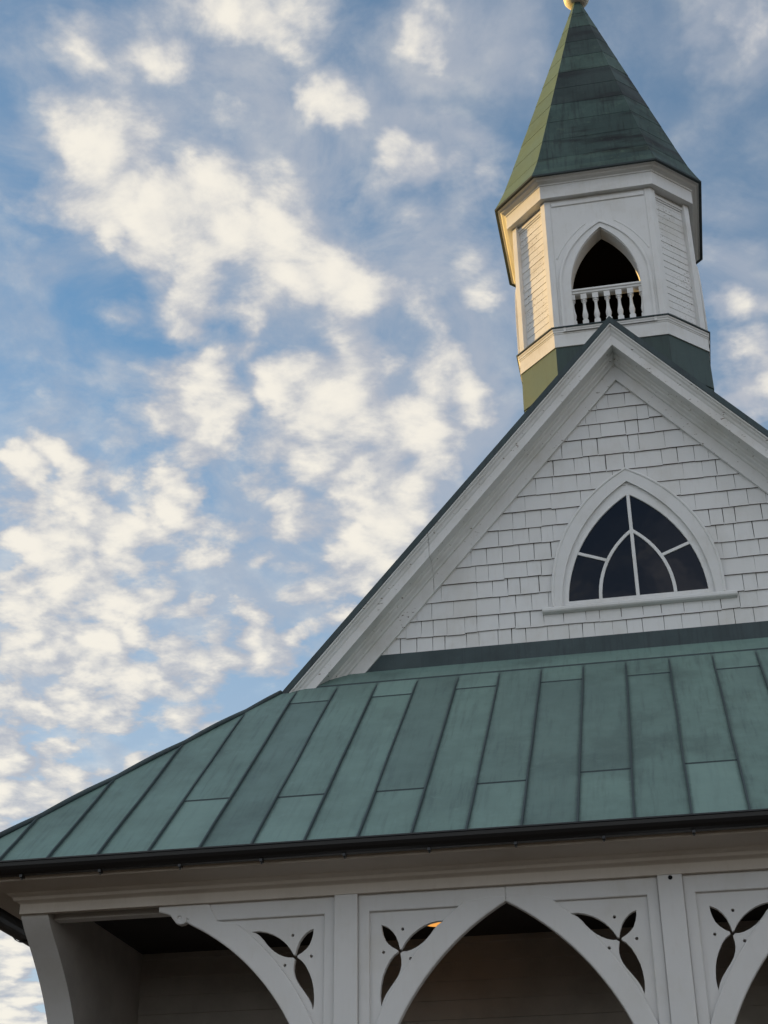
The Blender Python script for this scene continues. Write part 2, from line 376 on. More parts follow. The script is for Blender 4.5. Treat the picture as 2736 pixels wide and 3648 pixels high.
# main roof: two thick slopes, edge of dark copper at the gable
for sgn in (-1, 1):
    b = MB(); X = 4.02*sgn
    def zz_(x, d=0): return ZA-MS*abs(x)-d
    b.hexa([(0, -OV, zz_(0, .098)), (X, -OV, zz_(X, .098)), (X, YB, zz_(X, .098)), (0, YB, zz_(0, .098)),
            (0, -OV, zz_(0)), (X, -OV, zz_(X)), (X, YB, zz_(X)), (0, YB, zz_(0))], 0)
    y = -OV+.2
    while y < YB:
        b.hexa([(0, y, zz_(0, -.03)), (X, y, zz_(X, -.03)), (X, y+.018, zz_(X, -.03)), (0, y+.018, zz_(0, -.03)),
                (0, y, zz_(0, .02)), (X, y, zz_(X, .02)), (X, y+.018, zz_(X, .02)), (0, y+.018, zz_(0, .02))], 0); y += .45
    mr = b.build('main_roof', [DARK_CU], chapel)
    # bargeboard: crown, fascia, soffit, bed mould, frieze as one moulded profile following the slope
    prof = [(-.385, -.098), (-.395, -.105), (-.395, -.125), (-.372, -.135), (-.366, -.160), (-.345, -.185), (-.337, -.215), (-.325, -.238),
            (-.325, -.374), (-.30, -.374), (-.30, -.36), (-.16, -.36), (-.15, -.385), (-.125, -.40), (-.118, -.425), (-.085, -.455), (-.075, -.485), (-.055, -.488), (-.05, -.498),
            (-.05, -.697), (.02, -.697), (.02, -.098)]
    prof = [(y_, z_) for y_, z_ in prof]
    bb = MB(); rings = []
    for xa_, xb_ in ((0, .57*X), (.57*X+.004*sgn, 1.02*X)):                     # two lengths meeting in a joint
        bb.loft([[(x, y_, ZA-MS*abs(x)+z_) for y_, z_ in prof] for x in (xa_, xb_)], True, True)
    bo = bb.build('bargeboard', WHITE_TRIM, chapel, bevel=.003)

# gable wall backing + individual shingles
WC, WZ, WR = .860, 8.762, 1.6423                  # glass arch
def halfw(z, r, c, z0):                           # half width of an arch at height z
    if z < z0: return r-c
    d = r*r-(z-z0)**2
    return max(0, math.sqrt(d)-c) if d > 0 else 0
ZS = 11.735+.05
gw = MB()
gw.face([(-4.2, .03, ZA-MS*4.2-.3), (4.2, .03, ZA-MS*4.2-.3), (0, .03, ZA-.3)], 1)
courses = [8.372, 8.572, 8.772, 8.984, 9.199, 9.406, 9.626, 9.838, 10.055, 10.268, 10.489, 10.711, 10.951, 11.155, 11.354, 11.557]
for ci, z0 in enumerate(courses):
    z1 = (courses[ci+1] if ci+1 < len(courses) else 11.95)
    wob = [random.uniform(-.006, .006) for _ in range(30)]
    lim = (ZA-.60-z0)/MS+.12
    x = -lim-random.uniform(0, .15)
    while x < lim:
        wd = random.choice([.13, .15, .17, .19, .19, .21, .24, .29, .38])*random.uniform(.9, 1.1)
        if ci < 2: wd = random.uniform(.13, .25)
        gap = random.choice([.003, .005, .007, .010, .013])
        xa, xb = x+gap*.5, x+wd-gap*.5
        zb = z0+wob[int((x+5)*2.3) % 30]+random.uniform(-.003, .003)+(random.uniform(-.010, .004) if ci < 2 else 0)
        zt = z1+.03
        # keep clear of the window: clamp separately at the bottom and the top edge
        segs = []
        ia = .90; hb = halfw(zb, WR+.10, WC, WZ) if zb > 8.70 else (0 if zt < 8.72 else WR+.10-WC); ht = halfw(zt, WR+.10, WC, WZ) if zt > 8.70 else 0
        if z0 < 8.70: hb = ht = 0               # this course runs in behind the sill
        if hb <= 0 and ht <= 0: segs = [((xa, xb), (xa, xb))]
        else:
            if xa < -min(hb, ht): segs.append(((min(xa, -hb), min(xb, -hb)), (min(xa, -ht), min(xb, -ht))))
            if xb > min(hb, ht): segs.append(((max(xa, hb), max(xb, hb)), (max(xa, ht), max(xb, ht))))
        yb_ = -.017+random.uniform(-.003, .002); sk = random.uniform(-.002, .002)
        for (ba, bc), (ta, tb) in segs:
            if bc-ba < .01 and tb-ta < .01: continue
            bc = max(bc, ba+.004); tb = max(tb, ta+.004)
            cl_ = gap*random.choice([0, .2, .4, .5]); tn = random.uniform(.15, .85)
            ba -= cl_; bc += cl_                 # gaps close towards the butt where paint has filled them
            P = [(ba, yb_, zb+sk), (bc, yb_, zb-sk), (bc, .012, zb-sk), (ba, .012, zb+sk), (ta, .0, zt), (tb, .0, zt), (tb, .02, zt), (ta, .02, zt)]
            gw.hexa(P, 0, tn); gw.m[-6] = 1
        x += wd
gable = gw.build('shingled_gable', [WHITE_SHINGLE, WOOD_BUTT], chapel)

# gable window
def ring2(outer, inner): return [outer, inner]
win = plate('gable_window', [gothic(.824, 8.913, 1.775, 8.775), list(reversed(gothic(1.0, 8.761, 1.848, 8.775)))], .065, -.042, WHITE_SHINGLE, chapel, .006)
# raised outer bead of the casing
bead = MB(); outl = gothic(.824, 8.913, 1.765, 8.78, 20)
bead.sweep([(x, -.042, z) for x, z in outl], [(-.016, -.0), (-.012, .008), (0, .012), (.012, .008), (.016, 0)], lambda i: (outl[min(i+1, len(outl)-1)][1]-outl[max(i-1, 0)][1], 0, -(outl[min(i+1, len(outl)-1)][0]-outl[max(i-1, 0)][0])), 0)
bead.build('casing_bead', WHITE, win)
sash = plate('sash', [gothic(1.0, 8.761, 1.850, 8.762), list(reversed(gothic(.860, 8.762, 1.632, 8.845)))], .05, -.012, WHITE, win, .006)
mull = plate('mullion', [[(-.02, 8.84), (.02, 8.84), (.02, 10.17), (-.02, 10.17)]], .034, -.010, WHITE, win, .005)
for sg in (-1, 1):
    a1 = math.acos(.628/1.044)
    ao = [(sg*(-.628+1.060*math.cos(t)), 8.845+1.060*math.sin(t)) for t in [a1*i/12*.99 for i in range(13)]]
    ai = [(sg*(-.628+1.022*math.cos(t)), 8.845+1.022*math.sin(t)) for t in [a1*i/12*.99 for i in range(13)]]
    plate('mullion', [ao+ai[::-1]], .030, -.008, WHITE, win, .004)
    plate('mullion', [[(sg*.655, 9.475), (sg*.668, 9.440), (sg*.318, 9.305), (sg*.305, 9.340)]], .028, -.007, WHITE, win, .004)
gb = MB(); gl = gothic(.860, 8.762, 1.66, 8.80); gb.loft([[(x, .006, z) for x, z in gl], [(x, .012, z) for x, z in gl]], True, True)
gb.build('window_pane', GLASS, win)
sb = MB(); sb.loft([[(x, -.0, 8.780), (x, -.058, 8.772), (x, -.068, 8.760), (x, -.068, 8.732), (x, -.058, 8.716), (x, -.02, 8.706), (x, -.0, 8.706)] for x in (-1.07, 1.07)], True, True)
sb.build('window_sill', WHITE, win, bevel=.004)

# porch roof: standing seam copper, each pan with its own shade
pr = MB(); XS = -1.0996
YT, YE = -.30, -3.47
def clip_hip(xa, xb, ya, yb):
    """polygon of the pan between xa..xb, ya..yb on the front slope kept inside both hips"""
    poly = [(xa, ya), (xb, ya), (xb, yb), (xa, yb)]
    for sg in (1, -1):
        out = []
        for i in range(len(poly)):
            p, q = poly[i], poly[(i+1) % len(poly)]
            fp = sg*p[0]-xhip(p[1]); fq = sg*q[0]-xhip(q[1])
            if fp >= 0: out.append(p)
            if (fp >= 0) != (fq >= 0):
                t = fp/(fp-fq); out.append((p[0]+(q[0]-p[0])*t, p[1]+(q[1]-p[1])*t))
        poly = out
        if len(poly) < 3: return []
    return poly
def yhip(x): return (abs(x)*-1+6.10)/.702-DE if abs(x) > 0 else YT
joint = {}
for k in range(-12, 18):
    xa, xb = XS+.45*k, XS+.45*(k+1)
    odd = k % 2
    cuts = [YE, -2.62+random.uniform(-.06, .06), YT] if odd else [YE, -.66+random.uniform(-.03, .03), YT]
    if k in (-9, -8, -10): cuts = [YE, YT]
    base_t = random.uniform(.25, .80)
    if k in (-6, -3, 1): base_t = .74
    for j in range(len(cuts)-1):
        tint = min(1, max(0, base_t+random.uniform(-.12, .12)+(-.30 if (len(cuts) == 3 and ((odd and j == 0) or (not odd and j == 1))) else 0)))
        po = clip_hip(xa, xb, cuts[j]-(.02 if j else 0), cuts[j+1])
        if not po: continue
        h = .004+.011*j
        # slight crown across the pan: split in two strips with the middle raised
        top = [(x, y, zroof(y)+h) for x, y in po]
        pr.face(top, 0, tint)
        yl = cuts[j]-(.02 if j else 0)
        if j:
            pl_ = [p for p in po if abs(p[1]-yl) < 1e-6]
            if len(pl_) == 2: pr.face([(pl_[0][0], yl, zroof(yl)+h), (pl_[1][0], yl, zroof(yl)+h), (pl_[1][0], yl, zroof(yl)-.004), (pl_[0][0], yl, zroof(yl)-.004)], 1, .5); pr.face([(pl_[0][0], yl-.008, zroof(yl-.008)+.0052), (pl_[1][0], yl-.008, zroof(yl-.008)+.0052), (pl_[1][0], yl, zroof(yl)+.0052), (pl_[0][0], yl, zroof(yl)+.0052)], 1, .5)
NV = Vector((0, -SL, 1)).normalized()
for k in range(-12, 18):
    x = XS+.45*k
    yt = min(YT, yhip(x))
    if yt < YE+.1: continue
    p0 = Vector((x, YE, zroof(YE))); p1 = Vector((x, yt, zroof(yt)))
    d = (p1-p0).normalized(); hw, hh = .008, .030
    ring = lambda c, s=1: [c+Vector((-hw, 0, 0)), c+Vector((-hw*.8, 0, 0))+NV*hh*s, c+Vector((hw*.8, 0, 0))+NV*hh*s, c+Vector((hw, 0, 0))]
    n = 8; rr = []
    for i in range(n+1):
        fr = (0, .15, .3, .45, .6, .75, .9, .955, 1)[i]
        c = p0.lerp(p1, fr); c.x += random.uniform(-.004, .004) if 0 < i < n else 0
        rr.append(ring(c, (1, 1, 1, 1, 1, 1, 1, .7, .12)[i]))
    pr.loft(rr, True, True, 1)
# side slopes of the lower roof with seams
XEAVE, XK = 6.13, 4.0
for sg in (-1, 1):
    yk = yhip(XK)
    z_e = zroof(-DE)-.037; z_k = zroof(yk)
    yce = -DE-(XEAVE-6.10)/.702
    pr.face([(sg*XEAVE, yce, z_e), (sg*XEAVE, YB, z_e), (sg*XK, YB, z_k), (sg*XK, yk, z_k)], 2, .5)
    y = -3.0
    while y < YB:
        t1 = 1.0 if y > yk else (y-yce)/(yk-yce)
        q0 = Vector((sg*XEAVE, y, z_e)); q1 = Vector((sg*(XEAVE+(XK-XEAVE)*t1), y, z_e+(z_k-z_e)*t1))
        dn = Vector((sg*(z_k-z_e), 0, (XEAVE-XK))).normalized()
        e = Vector((0, .011, 0))
        pr.loft([[q-e, q-e+dn*.03, q+e+dn*.03, q+e] for q in (q0, q1)], True, True, 1)
        y += .45
porch_roof = pr.build('porch_roof', [PATINA, SEAM_CU, PATINA_PLAIN], chapel, recalc=False)
# hip caps
for sg in (-1, 1):
    hc = MB(); pth = []
    ks = sorted([(-6.10-(XS+.45*k)*-1)/-.702 for k in []])
    n = 48
    for i in range(n+1):
        y = -DE-.03+(yhip(XK)+DE+.06)*i/n
        fr = ((-xhip(y)-XS*-1)/.45) % 1.0
        pth.append((sg*-xhip(y)*1.0, y, zroof(y)+.012+.016*abs(math.sin(math.pi*fr))))
    hc.tube(pth, .026, 8)
    hc.build('hip_cap', DARK_CU, porch_roof, smooth=True)
# apron flashing at the foot of the gable
ap = MB()
xl = xhip(YT)+.02
ap.hexa([(xl, YT-.012, zroof(YT)+.004), (-xl, YT-.012, zroof(YT)+.004), (3.35, -.02, zroof(-.02)+.01), (-3.35, -.02, zroof(-.02)+.01),
         (xl, YT-.012, zroof(YT)+.020), (-xl, YT-.012, zroof(YT)+.020), (3.35, -.02, zroof(-.02)+.026), (-3.35, -.02, zroof(-.02)+.026)], 1, .4)
for a, c in ((-3.3, -1.35), (-1.35, .75), (.75, 3.3)):
    ap.hexa([(a, -.036, 8.150), (c+.0, -.036, 8.150), (c, .02, 8.150), (a, .02, 8.150), (a+(.21 if a < -3 else 0), -.028, 8.385), (c-(.21 if c > 3 else 0), -.028, 8.385), (c-(.21 if c > 3 else 0), .02, 8.385), (a+(.21 if a < -3 else 0), .02, 8.385)], 0, random.uniform(.45, .75))
ap.box(xl, -xl, YT-.020, YT-.010, zroof(YT)-.008, zroof(YT)+.016, 2)
ap.build('apron_flashing', [DARK_CU, PATINA_PLAIN, SEAM_CU], porch_roof, bevel=.003)

# gutters: half round, front and both sides, with hangers
def gutter(path, side, r=.095, name='gutter'):
    g_ = MB(); sec = []
    n = 10
    for i in range(n+1):
        a = math.pi+math.pi*i/n; sec.append((r*math.cos(a), r*math.sin(a)))
    sec.append((r+.012, .004)); sec.append((r+.012, .016)); sec.append((r-.004, .014)); sec.append((r-.012, .0))
    for i in range(n+1):
        a = 2*math.pi-math.pi*i/n; sec.append(((r-.008)*math.cos(a), (r-.008)*math.sin(a)+.003))
    g_.sweep(path, [(u, -v_) for u, v_ in sec], side)
    return g_.build(name, GUTTER, chapel, smooth=False)
gy, gz = -3.45, 5.177
gf = gutter([(6.2, gy, gz), (-6.2, gy, gz)], (0, -1, 0))
gl_ = gutter([(-6.205, gy+.08, gz-.012), (-6.205, YB, gz-.012)], (-1, 0, 0), .122)
gr_ = gutter([(6.205, YB, gz-.012), (6.205, gy+.08, gz-.012)], (1, 0, 0), .122)
x = -5.35
while x < 5.6:
    h = MB(); h.box(x-.012, x+.012, gy-.03, gy+.03, gz-.112, gz-.085); h.box(x-.006, x+.006, gy-.006, gy+.006, gz-.128, gz-.110)
    h.build('gutter_hanger', GUTTER, gf); x += .70
for y in [-2.35+.9*i for i in range(5)]:
    h = MB(); h.sweep([(-6.205+.130*math.cos(a), y, gz-.012+.130*math.sin(a)) for a in [math.pi*(1+i/10) for i in range(11)]], [(-.015, -.004), (.015, -.004), (.015, .004), (-.015, .004)], (0, 1, 0))
    h.build('gutter_hanger', GUTTER, gl_)

# eave soffit and frieze
ef = MB()
def eave_ring(inset_prof, ): pass
def rect_loop(d, z):                               # d = distance outwards from the wall line (x=5.55, y=-3.0)
    X, Y = 5.55+d, -3.0-d
    return [(-X, YB, z), (-X, Y, z), (X, Y, z), (X, YB, z)]
profE = [(.44, 5.20), (.40, 5.10), (.38, 5.065), (.10, 5.045), (.085, 5.03), (.055, 5.015), (.045, 4.99), (.012, 4.975), (.0, 4.965), (0, 4.882), (-.06, 4.882), (-.06, 5.3)]
ef.loft([rect_loop(d, z) for d, z in profE], False, False)
ef.build('eave_frieze', EAVE_PAINT, chapel, bevel=.003)
# lintel over the arcade and corner spans
lt = MB(); lt.box(-5.30, 5.30, -2.82, -2.70, 4.862, 5.06)
lintel = lt.build('lintel', WHITE_PORCH, chapel, bevel=.004)

# posts
POSTS = [-2.643, .025, 2.693]
for i, xp in enumerate(POSTS):
    b = MB(); b.box(xp-.099, xp+.099, -2.992, -2.79, 0, 4.90)
    if i == 1:
        pass
    po = b.build('porch_post', WHITE_PORCH, chapel, bevel=.006)
pk = MB(); pk.lathe([(0.0, 0), (.018, 0), (.018, .004), (0, .004)], 0, 0, 12); plug = pk.build('bolt_hole', BLACK, None)
plug.rotation_euler = (R(90), 0, 0); plug.location = (.031, -2.9925, 4.858); plug.parent = [o for o in bpy.data.objects if o.name.startswith('porch_post')][1]

# spandrels with pierced leaves. Local frame: x measured from the post face outwards (negative = away), z absolute
leafA = [(-.727,4.634),(-.66,4.636),(-.60,4.624),(-.543,4.603),(-.495,4.576),(-.453,4.546),(-.42,4.515),(-.386,4.474),(-.357,4.424)]
leafA2 = [(-.365,4.405),(-.40,4.406),(-.44,4.416),(-.483,4.435),(-.53,4.465),(-.565,4.496),(-.60,4.534),(-.625,4.567),(-.66,4.603),(-.69,4.622)]
leafB = [(-.343,4.424),(-.333,4.47),(-.311,4.528),(-.285,4.567),(-.252,4.600),(-.22,4.619),(-.190,4.630),(-.193,4.59),(-.203,4.548),(-.223,4.50),(-.25,4.468),(-.285,4.440),(-.325,4.418)]
leafC = [(-.327,4.402),(-.29,4.377),(-.255,4.335),(-.222,4.275),(-.198,4.215),(-.183,4.15),(-.176,4.07),(-.178,4.02),(-.185,3.978),(-.20,4.025),(-.225,4.073),(-.262,4.125),(-.303,4.178),(-.33,4.22),(-.346,4.26),(-.354,4.30),(-.353,4.345),(-.345,4.390)]
leaf_loop = leafA+leafB+leafC+leafA2
dots = [(-.368,4.586),(-.206,4.406),(-.430,4.344)]
def circ(c, r, n=12): return [(c[0]+r*math.cos(2*math.pi*i/n), c[1]+r*math.sin(2*math.pi*i/n)) for i in range(n)]
def spandrel(xface, sg, cx, cz, rad, scroll, parent):
    """sg=-1: spandrel lies to the left of the post face, +1: to the right (mirrored)"""
    m_ = (lambda L: [(xface+u, v) for u, v in L]) if sg < 0 else (lambda L: [(xface-u, v) for u, v in L])
    ztop = 4.885
    a_end = math.acos(min(1, (-1.235-cx)/rad)) if not scroll else math.asin((4.715-cz)/rad)
    n = 26
    lower = [(cx+rad*math.cos(a_end*i/n), cz+rad*math.sin(a_end*i/n)) for i in range(n+1)]       # springline -> tip
    tip = lower[-1]
    # pierced panel (recessed)
    if scroll: outer = [(-.0, 2.5), (-.0, ztop), (-1.45, ztop), (-1.20, 4.70)]
    else: outer = [(-.0, 2.5), (-.0, ztop), (tip[0], ztop)]
    pan_lower = [(cx+(rad+.03)*math.cos(a_end*i/n), cz+(rad+.03)*math.sin(a_end*i/n)) for i in range(n+1)]
    pan = [(-.0, cz-.4), (0, ztop)]+[(max(pan_lower[-1][0], -1.235) , ztop)]+[(max(q[0], -1.233), q[1]) for q in reversed(pan_lower)]+[(cx+rad+.03, cz-.4)]
    holes = [m_(leaf_loop)]+[m_(circ(d, .0125)) for d in dots]
    po = plate('spandrel', [m_(pan)]+holes, .05, -2.925, WHITE_PORCH, parent, .003)
    # rail along the top and stile along the post, one frame board with a bevelled inner edge
    zi = 4.738; xi = -.094
    gl2 = math.sqrt(max(0, (rad+.185)**2-(zi-cz)**2)); 
    fr = [(0, cz-.4), (0, ztop), (tip[0] if not scroll else -1.55, ztop), (tip[0] if not scroll else -1.36, 4.80 if not scroll else 4.742), (tip[0]+.02, zi) if not scroll else (-1.30, zi), (xi, zi), (xi, cz-.4)]
    f_ = plate('rail', [m_(fr)], .05, -2.955, WHITE_PORCH, po, .010)
    # curved rib
    gi_c, gi_z, gi_r = (cx+.235, cz+.28, rad-.295)
    up_ = []
    for i in range(n+1):
        a = a_end*i/n; w_ = .165+.045*min(1, max(0, (a-.3)/.8))
        up_.append((cx+(rad+w_)*math.cos(a), cz+(rad+w_)*math.sin(a)))
    up_ = [q for q in up_ if q[1] < (4.728 if scroll else 4.795) and q[0] > tip[0]]
    if scroll:
        low = [(cx+rad+.0, cz-.4)]+lower
        sc = [(-1.292,4.735),(-1.277,4.757),(-1.290,4.765),(-1.297,4.735),(-1.32,4.722),(-1.35,4.718),(-1.385,4.732),(-1.41,4.762),(-1.44,4.80),(-1.475,4.815),(-1.545,4.834),(-1.55,4.885),(-1.10,4.885),(-1.02,4.735)]
        ribp = low+sc+list(reversed(up_))+[(cx+rad+.165, cz-.4)]
        holes2 = [m_(circ((-1.357, 4.778), .014))]
    else:
        low = [(cx+rad, cz-.4)]+lower
        ribp = low+[(tip[0], 4.80), (tip[0]+.13, 4.80)]+list(reversed(up_))+[(cx+rad+.165, cz-.4)]
        holes2 = []
    plate('rib', [m_(ribp)]+holes2, .075, -2.968, WHITE_PORCH, po, .012)
    return po
for i, xp in enumerate(POSTS):
    for sg in (-1, 1):
        outer_bay = (i == 0 and sg < 0) or (i == 2 and sg > 0)
        xf = xp+sg*.099
        if outer_bay: spandrel(xf, sg, -2.147, 2.899, 2.0216, True, chapel)
        else: spandrel(xf, sg, -2.303, 2.805, 2.2233, False, chapel)

# side panels of the porch with a curved front edge (the corner bracket)
for sg in (-1, 1):
    ck = [(-2.96, 4.90), (-2.94, 4.86), (-2.84, 4.765), (-2.64, 4.61), (-2.43, 4.425), (-2.27, 4.255), (-2.13, 4.06), (-2.02, 3.82), (-1.93, 3.5), (-1.88, 3.1), (-1.86, 2.6), (-1.86, 0)]
    curve = [ck[0]]
    for q in range(1, len(ck)-2):
        p0, p1, p2, p3 = [Vector(v) for v in ck[q-1:q+3]]
        for h_ in range(5):
            t_ = h_/5
            v = .5*((2*p1)+(p2-p0)*t_+(2*p0-5*p1+4*p2-p3)*t_*t_+(3*p1-p0-3*p2+p3)*t_**3); curve.append((v.x, v.y))
    curve += ck[-2:]
    prof = curve+[(-.56, 0), (-.56, 5.30), (-2.96, 5.30)]
    sp = MB()
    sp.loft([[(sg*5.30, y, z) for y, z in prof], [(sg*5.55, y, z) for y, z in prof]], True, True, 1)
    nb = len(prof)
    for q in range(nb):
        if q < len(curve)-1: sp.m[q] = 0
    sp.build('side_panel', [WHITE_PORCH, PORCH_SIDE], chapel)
# porch back wall of clapboards, ceiling, floor
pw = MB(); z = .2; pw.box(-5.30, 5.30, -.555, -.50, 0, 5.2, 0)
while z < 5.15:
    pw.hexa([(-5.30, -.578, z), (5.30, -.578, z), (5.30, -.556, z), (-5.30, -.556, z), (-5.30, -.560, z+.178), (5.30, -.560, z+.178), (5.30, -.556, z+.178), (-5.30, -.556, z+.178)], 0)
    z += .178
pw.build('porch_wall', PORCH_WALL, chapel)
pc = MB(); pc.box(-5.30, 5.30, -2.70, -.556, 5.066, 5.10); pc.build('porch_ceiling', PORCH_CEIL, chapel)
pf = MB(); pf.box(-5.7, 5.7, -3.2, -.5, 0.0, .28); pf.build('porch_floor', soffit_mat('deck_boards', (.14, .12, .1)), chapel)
# nave walls
nv = MB()
for sg in (-1, 1): nv.box(min(sg*5.30, sg*5.5), max(sg*5.30, sg*5.5), -.50, YB-.4, 0, 5.2)
nv.box(-5.3, 5.3, YB-.6, YB-.4, 0, 5.2)
nv.face([(-4.2, YB-.4, 5.2), (4.2, YB-.4, 5.2), (4.2, YB-.4, 7.6), (0, YB-.4, 12.3), (-4.2, YB-.4, 7.6)])
nv.build('nave_wall', WHITE, chapel)

# ------------------------------------------------------------------ belfry
YC = 1.40; AB = 1.18; HQ = .589
def ring(a, z, h=None):
    h = a*HQ if h is None else h
    return [(-h, YC-a, z), (h, YC-a, z), (a, YC-h, z), (a, YC+h, z), (h, YC+a, z), (-h, YC+a, z), (-a, YC+h, z), (-a, YC-h, z)]
HB = AB*HQ
BZ0, BZ1 = 12.80, 14.91
bb = MB(); bb.loft([ring(a, z) for a, z in [(1.10, 12.49), (1.200, 12.49), (1.200, 12.68), (1.206, 12.685), (1.206, 12.70), (1.214, 12.706), (1.214, 12.730), (1.222, 12.738), (1.225, 12.762), (1.20, 12.768)]], True, False)
belfry = bb.build('belfry', WHITE, chapel, bevel=.003)
diag = [((HB, -AB), (AB, -HB)), ((AB, HB), (HB, AB)), ((-HB, AB), (-AB, HB)), ((-AB, -HB), (-HB, -AB))]
REC = .05
SHADE_BOARDS = mat('shade_dark_boards', (.03, .022, .017), .9, spec=.1)[0]  # near-black for inner faces: the belfry's interior shade put into the colour
for (p, q) in diag:                                # recessed clapboards on the four diagonal faces
    bel = MB()
    p = Vector((*p, 0)); q = Vector((*q, 0)); d = (q-p).normalized(); nrm = Vector((d.y, -d.x, 0)); c0 = Vector((0, YC, 0)); u = Vector((0, 0, 1))
    back = []; front = []; z = BZ0
    while z < BZ1-.01:                             # one lapped sheet: sawtooth section swept across the face
        zt = min(z+.108, BZ1); jit = random.uniform(-.002, .003)
        front += [(.005+jit, z), (.0, zt)]; z = zt
    prof = [(-.05, BZ0)]+front+[(-.05, BZ1)]
    bel.loft([[p+d*.02+c0+nrm*(v-REC)+u*z for v, z in prof], [q-d*.02+c0+nrm*(v-REC)+u*z for v, z in prof]], True, True)
    bel.m[len(prof)-1] = 1
    bel.build('clapboard_panel', [WHITE_OLD, SHADE_BOARDS], belfry)
for k in range(8):                                 # corner posts
    V = Vector(ring(AB+.008, 0)[k]); A = Vector(ring(AB+.008, 0)[k-1]); B = Vector(ring(AB+.008, 0)[(k+1) % 8])
    da = (A-V).normalized(); db = (B-V).normalized(); inn = (Vector((0, YC, 0))-V).normalized()
    diag_next = (k % 2 == 1)                       # odd corners: next face is a diagonal one
    la, lb = (.075, .085) if diag_next else (.085, .075)
    na = Vector((-da.y, da.x, 0)); na = na if na.dot(inn) > 0 else -na
    nb_ = Vector((-db.y, db.x, 0)); nb_ = nb_ if nb_.dot(inn) > 0 else -nb_
    poly = [V, V+da*la, V+da*la+na*.10, V+inn*.16, V+db*lb+nb_*.10, V+db*lb]
    c = MB(); c.loft([[(q.x, q.y, z) for q in poly] for z in (BZ0-.02, BZ1)], True, True)
    c.build('corner_post', WHITE, belfry, bevel=.004)
# cardinal faces with pointed openings
op = gothic(.741, 13.403, 1.1810, 12.70, 16)
for k in range(4):
    ang = k*math.pi/2; ca, sa = math.cos(ang), math.sin(ang)
    def to3(x, z, d, off=0.0, th=.2):
        yy = -AB+th/2-d+off
        return (x*ca-yy*sa, YC+x*sa+yy*ca, z)
    outer = [(-HB+.07, BZ0-.1), (HB-.07, BZ0-.1), (HB-.07, BZ1), (-HB+.07, BZ1)]
    pn = plate('arch_panel', [outer, op], .22, 0, WHITE, belfry, .004, to3=lambda x, z, d: to3(x, z, d, 0, .22))
    pn.data.materials.append(SHADE_BOARDS)
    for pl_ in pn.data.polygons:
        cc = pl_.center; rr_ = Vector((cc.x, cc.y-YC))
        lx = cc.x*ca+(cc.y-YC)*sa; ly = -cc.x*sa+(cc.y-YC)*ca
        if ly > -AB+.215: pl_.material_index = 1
    cs_out = gothic(.541, 13.45, 1.125, 12.70, 16)
    plate('arch_casing', [cs_out, gothic(.741, 13.403, 1.1925, 12.70, 16)], .045, 0, WHITE, belfry, .010, to3=lambda x, z, d: to3(x, z, d, -.032, .045))
    plate('arch_bead', [gothic(.541, 13.45, 1.127, 12.70, 16), gothic(.541, 13.45, 1.100, 12.70, 16)], .02, 0, WHITE, belfry, .006, to3=lambda x, z, d: to3(x, z, d, -.046, .02))
    # two loose ends of an outer hood mould
    for sg in (-1, 1):
        seg = arc(-.60, 13.42, 1.30, R(22), R(52), 12); seg2 = arc(-.60, 13.42, 1.278, R(22), R(52), 12)
        L = [(sg*u, v) for u, v in seg+seg2[::-1]]
        plate('hood_mould', [L], .012, 0, WHITE, belfry, .005, to3=lambda x, z, d: to3(x, z, d, -.007, .012))
    # under-cornice strip on the face
    st = [(-HB+.085, 14.785), (HB-.085, 14.785), (HB-.085, 14.85), (-HB+.085, 14.85)]
    plate('cornice_strip', [st], .024, 0, WHITE, belfry, .008, to3=lambda x, z, d: to3(x, z, d, -.016, .024))
    # balustrade
    hr = MB()
    P = lambda x, y, z: (x*ca-y*sa, YC+x*sa+y*ca, z)
    hx = .452
    prof = [(-1.165, 13.285), (-1.19, 13.30), (-1.19, 13.325), (-1.205, 13.335), (-1.205, 13.36), (-1.19, 13.372), (-1.10, 13.372), (-1.085, 13.35), (-1.085, 13.285)]
    hr.loft([[P(x, y, z) for y, z in prof] for x in (-hx, hx)], True, True)
    hr.build('handrail', WHITE, belfry, bevel=.003)
    if k == 0 or True:
        for j in range(-3, 4):
            bl = MB(); bx = j*.1475; cc = P(bx, -1.145, 0)
            bprof = [(.036, 12.86), (.036, 12.895), (.022, 12.902), (.027, 12.915), (.034, 12.945), (.037, 12.98), (.031, 13.015), (.023, 13.06), (.019, 13.11), (.018, 13.15), (.023, 13.165), (.023, 13.178), (.033, 13.19), (.034, 13.205), (.026, 13.215)]
            bl.lathe(bprof, cc[0], cc[1], 10)
            dx, dy = (.038, .038)
            bl.box(cc[0]-dx, cc[0]+dx, cc[1]-dy, cc[1]+dy, 12.80, 12.872); bl.box(cc[0]-dx, cc[0]+dx, cc[1]-dy, cc[1]+dy, 13.21, 13.29)
            bl.build('baluster', WHITE, belfry)
# belfry floor and ceiling
fl = MB(); fl.loft([ring(AB-.12, 12.80), ring(AB-.12, 12.84)], True, True); fl.build('belfry_floor', SHADE_BOARDS, belfry)
cl = MB(); cl.loft([ring(AB-.02, 14.912), ring(AB-.02, 14.95)], True, True); cl.build('belfry_ceiling', SHADE_BOARDS, belfry)
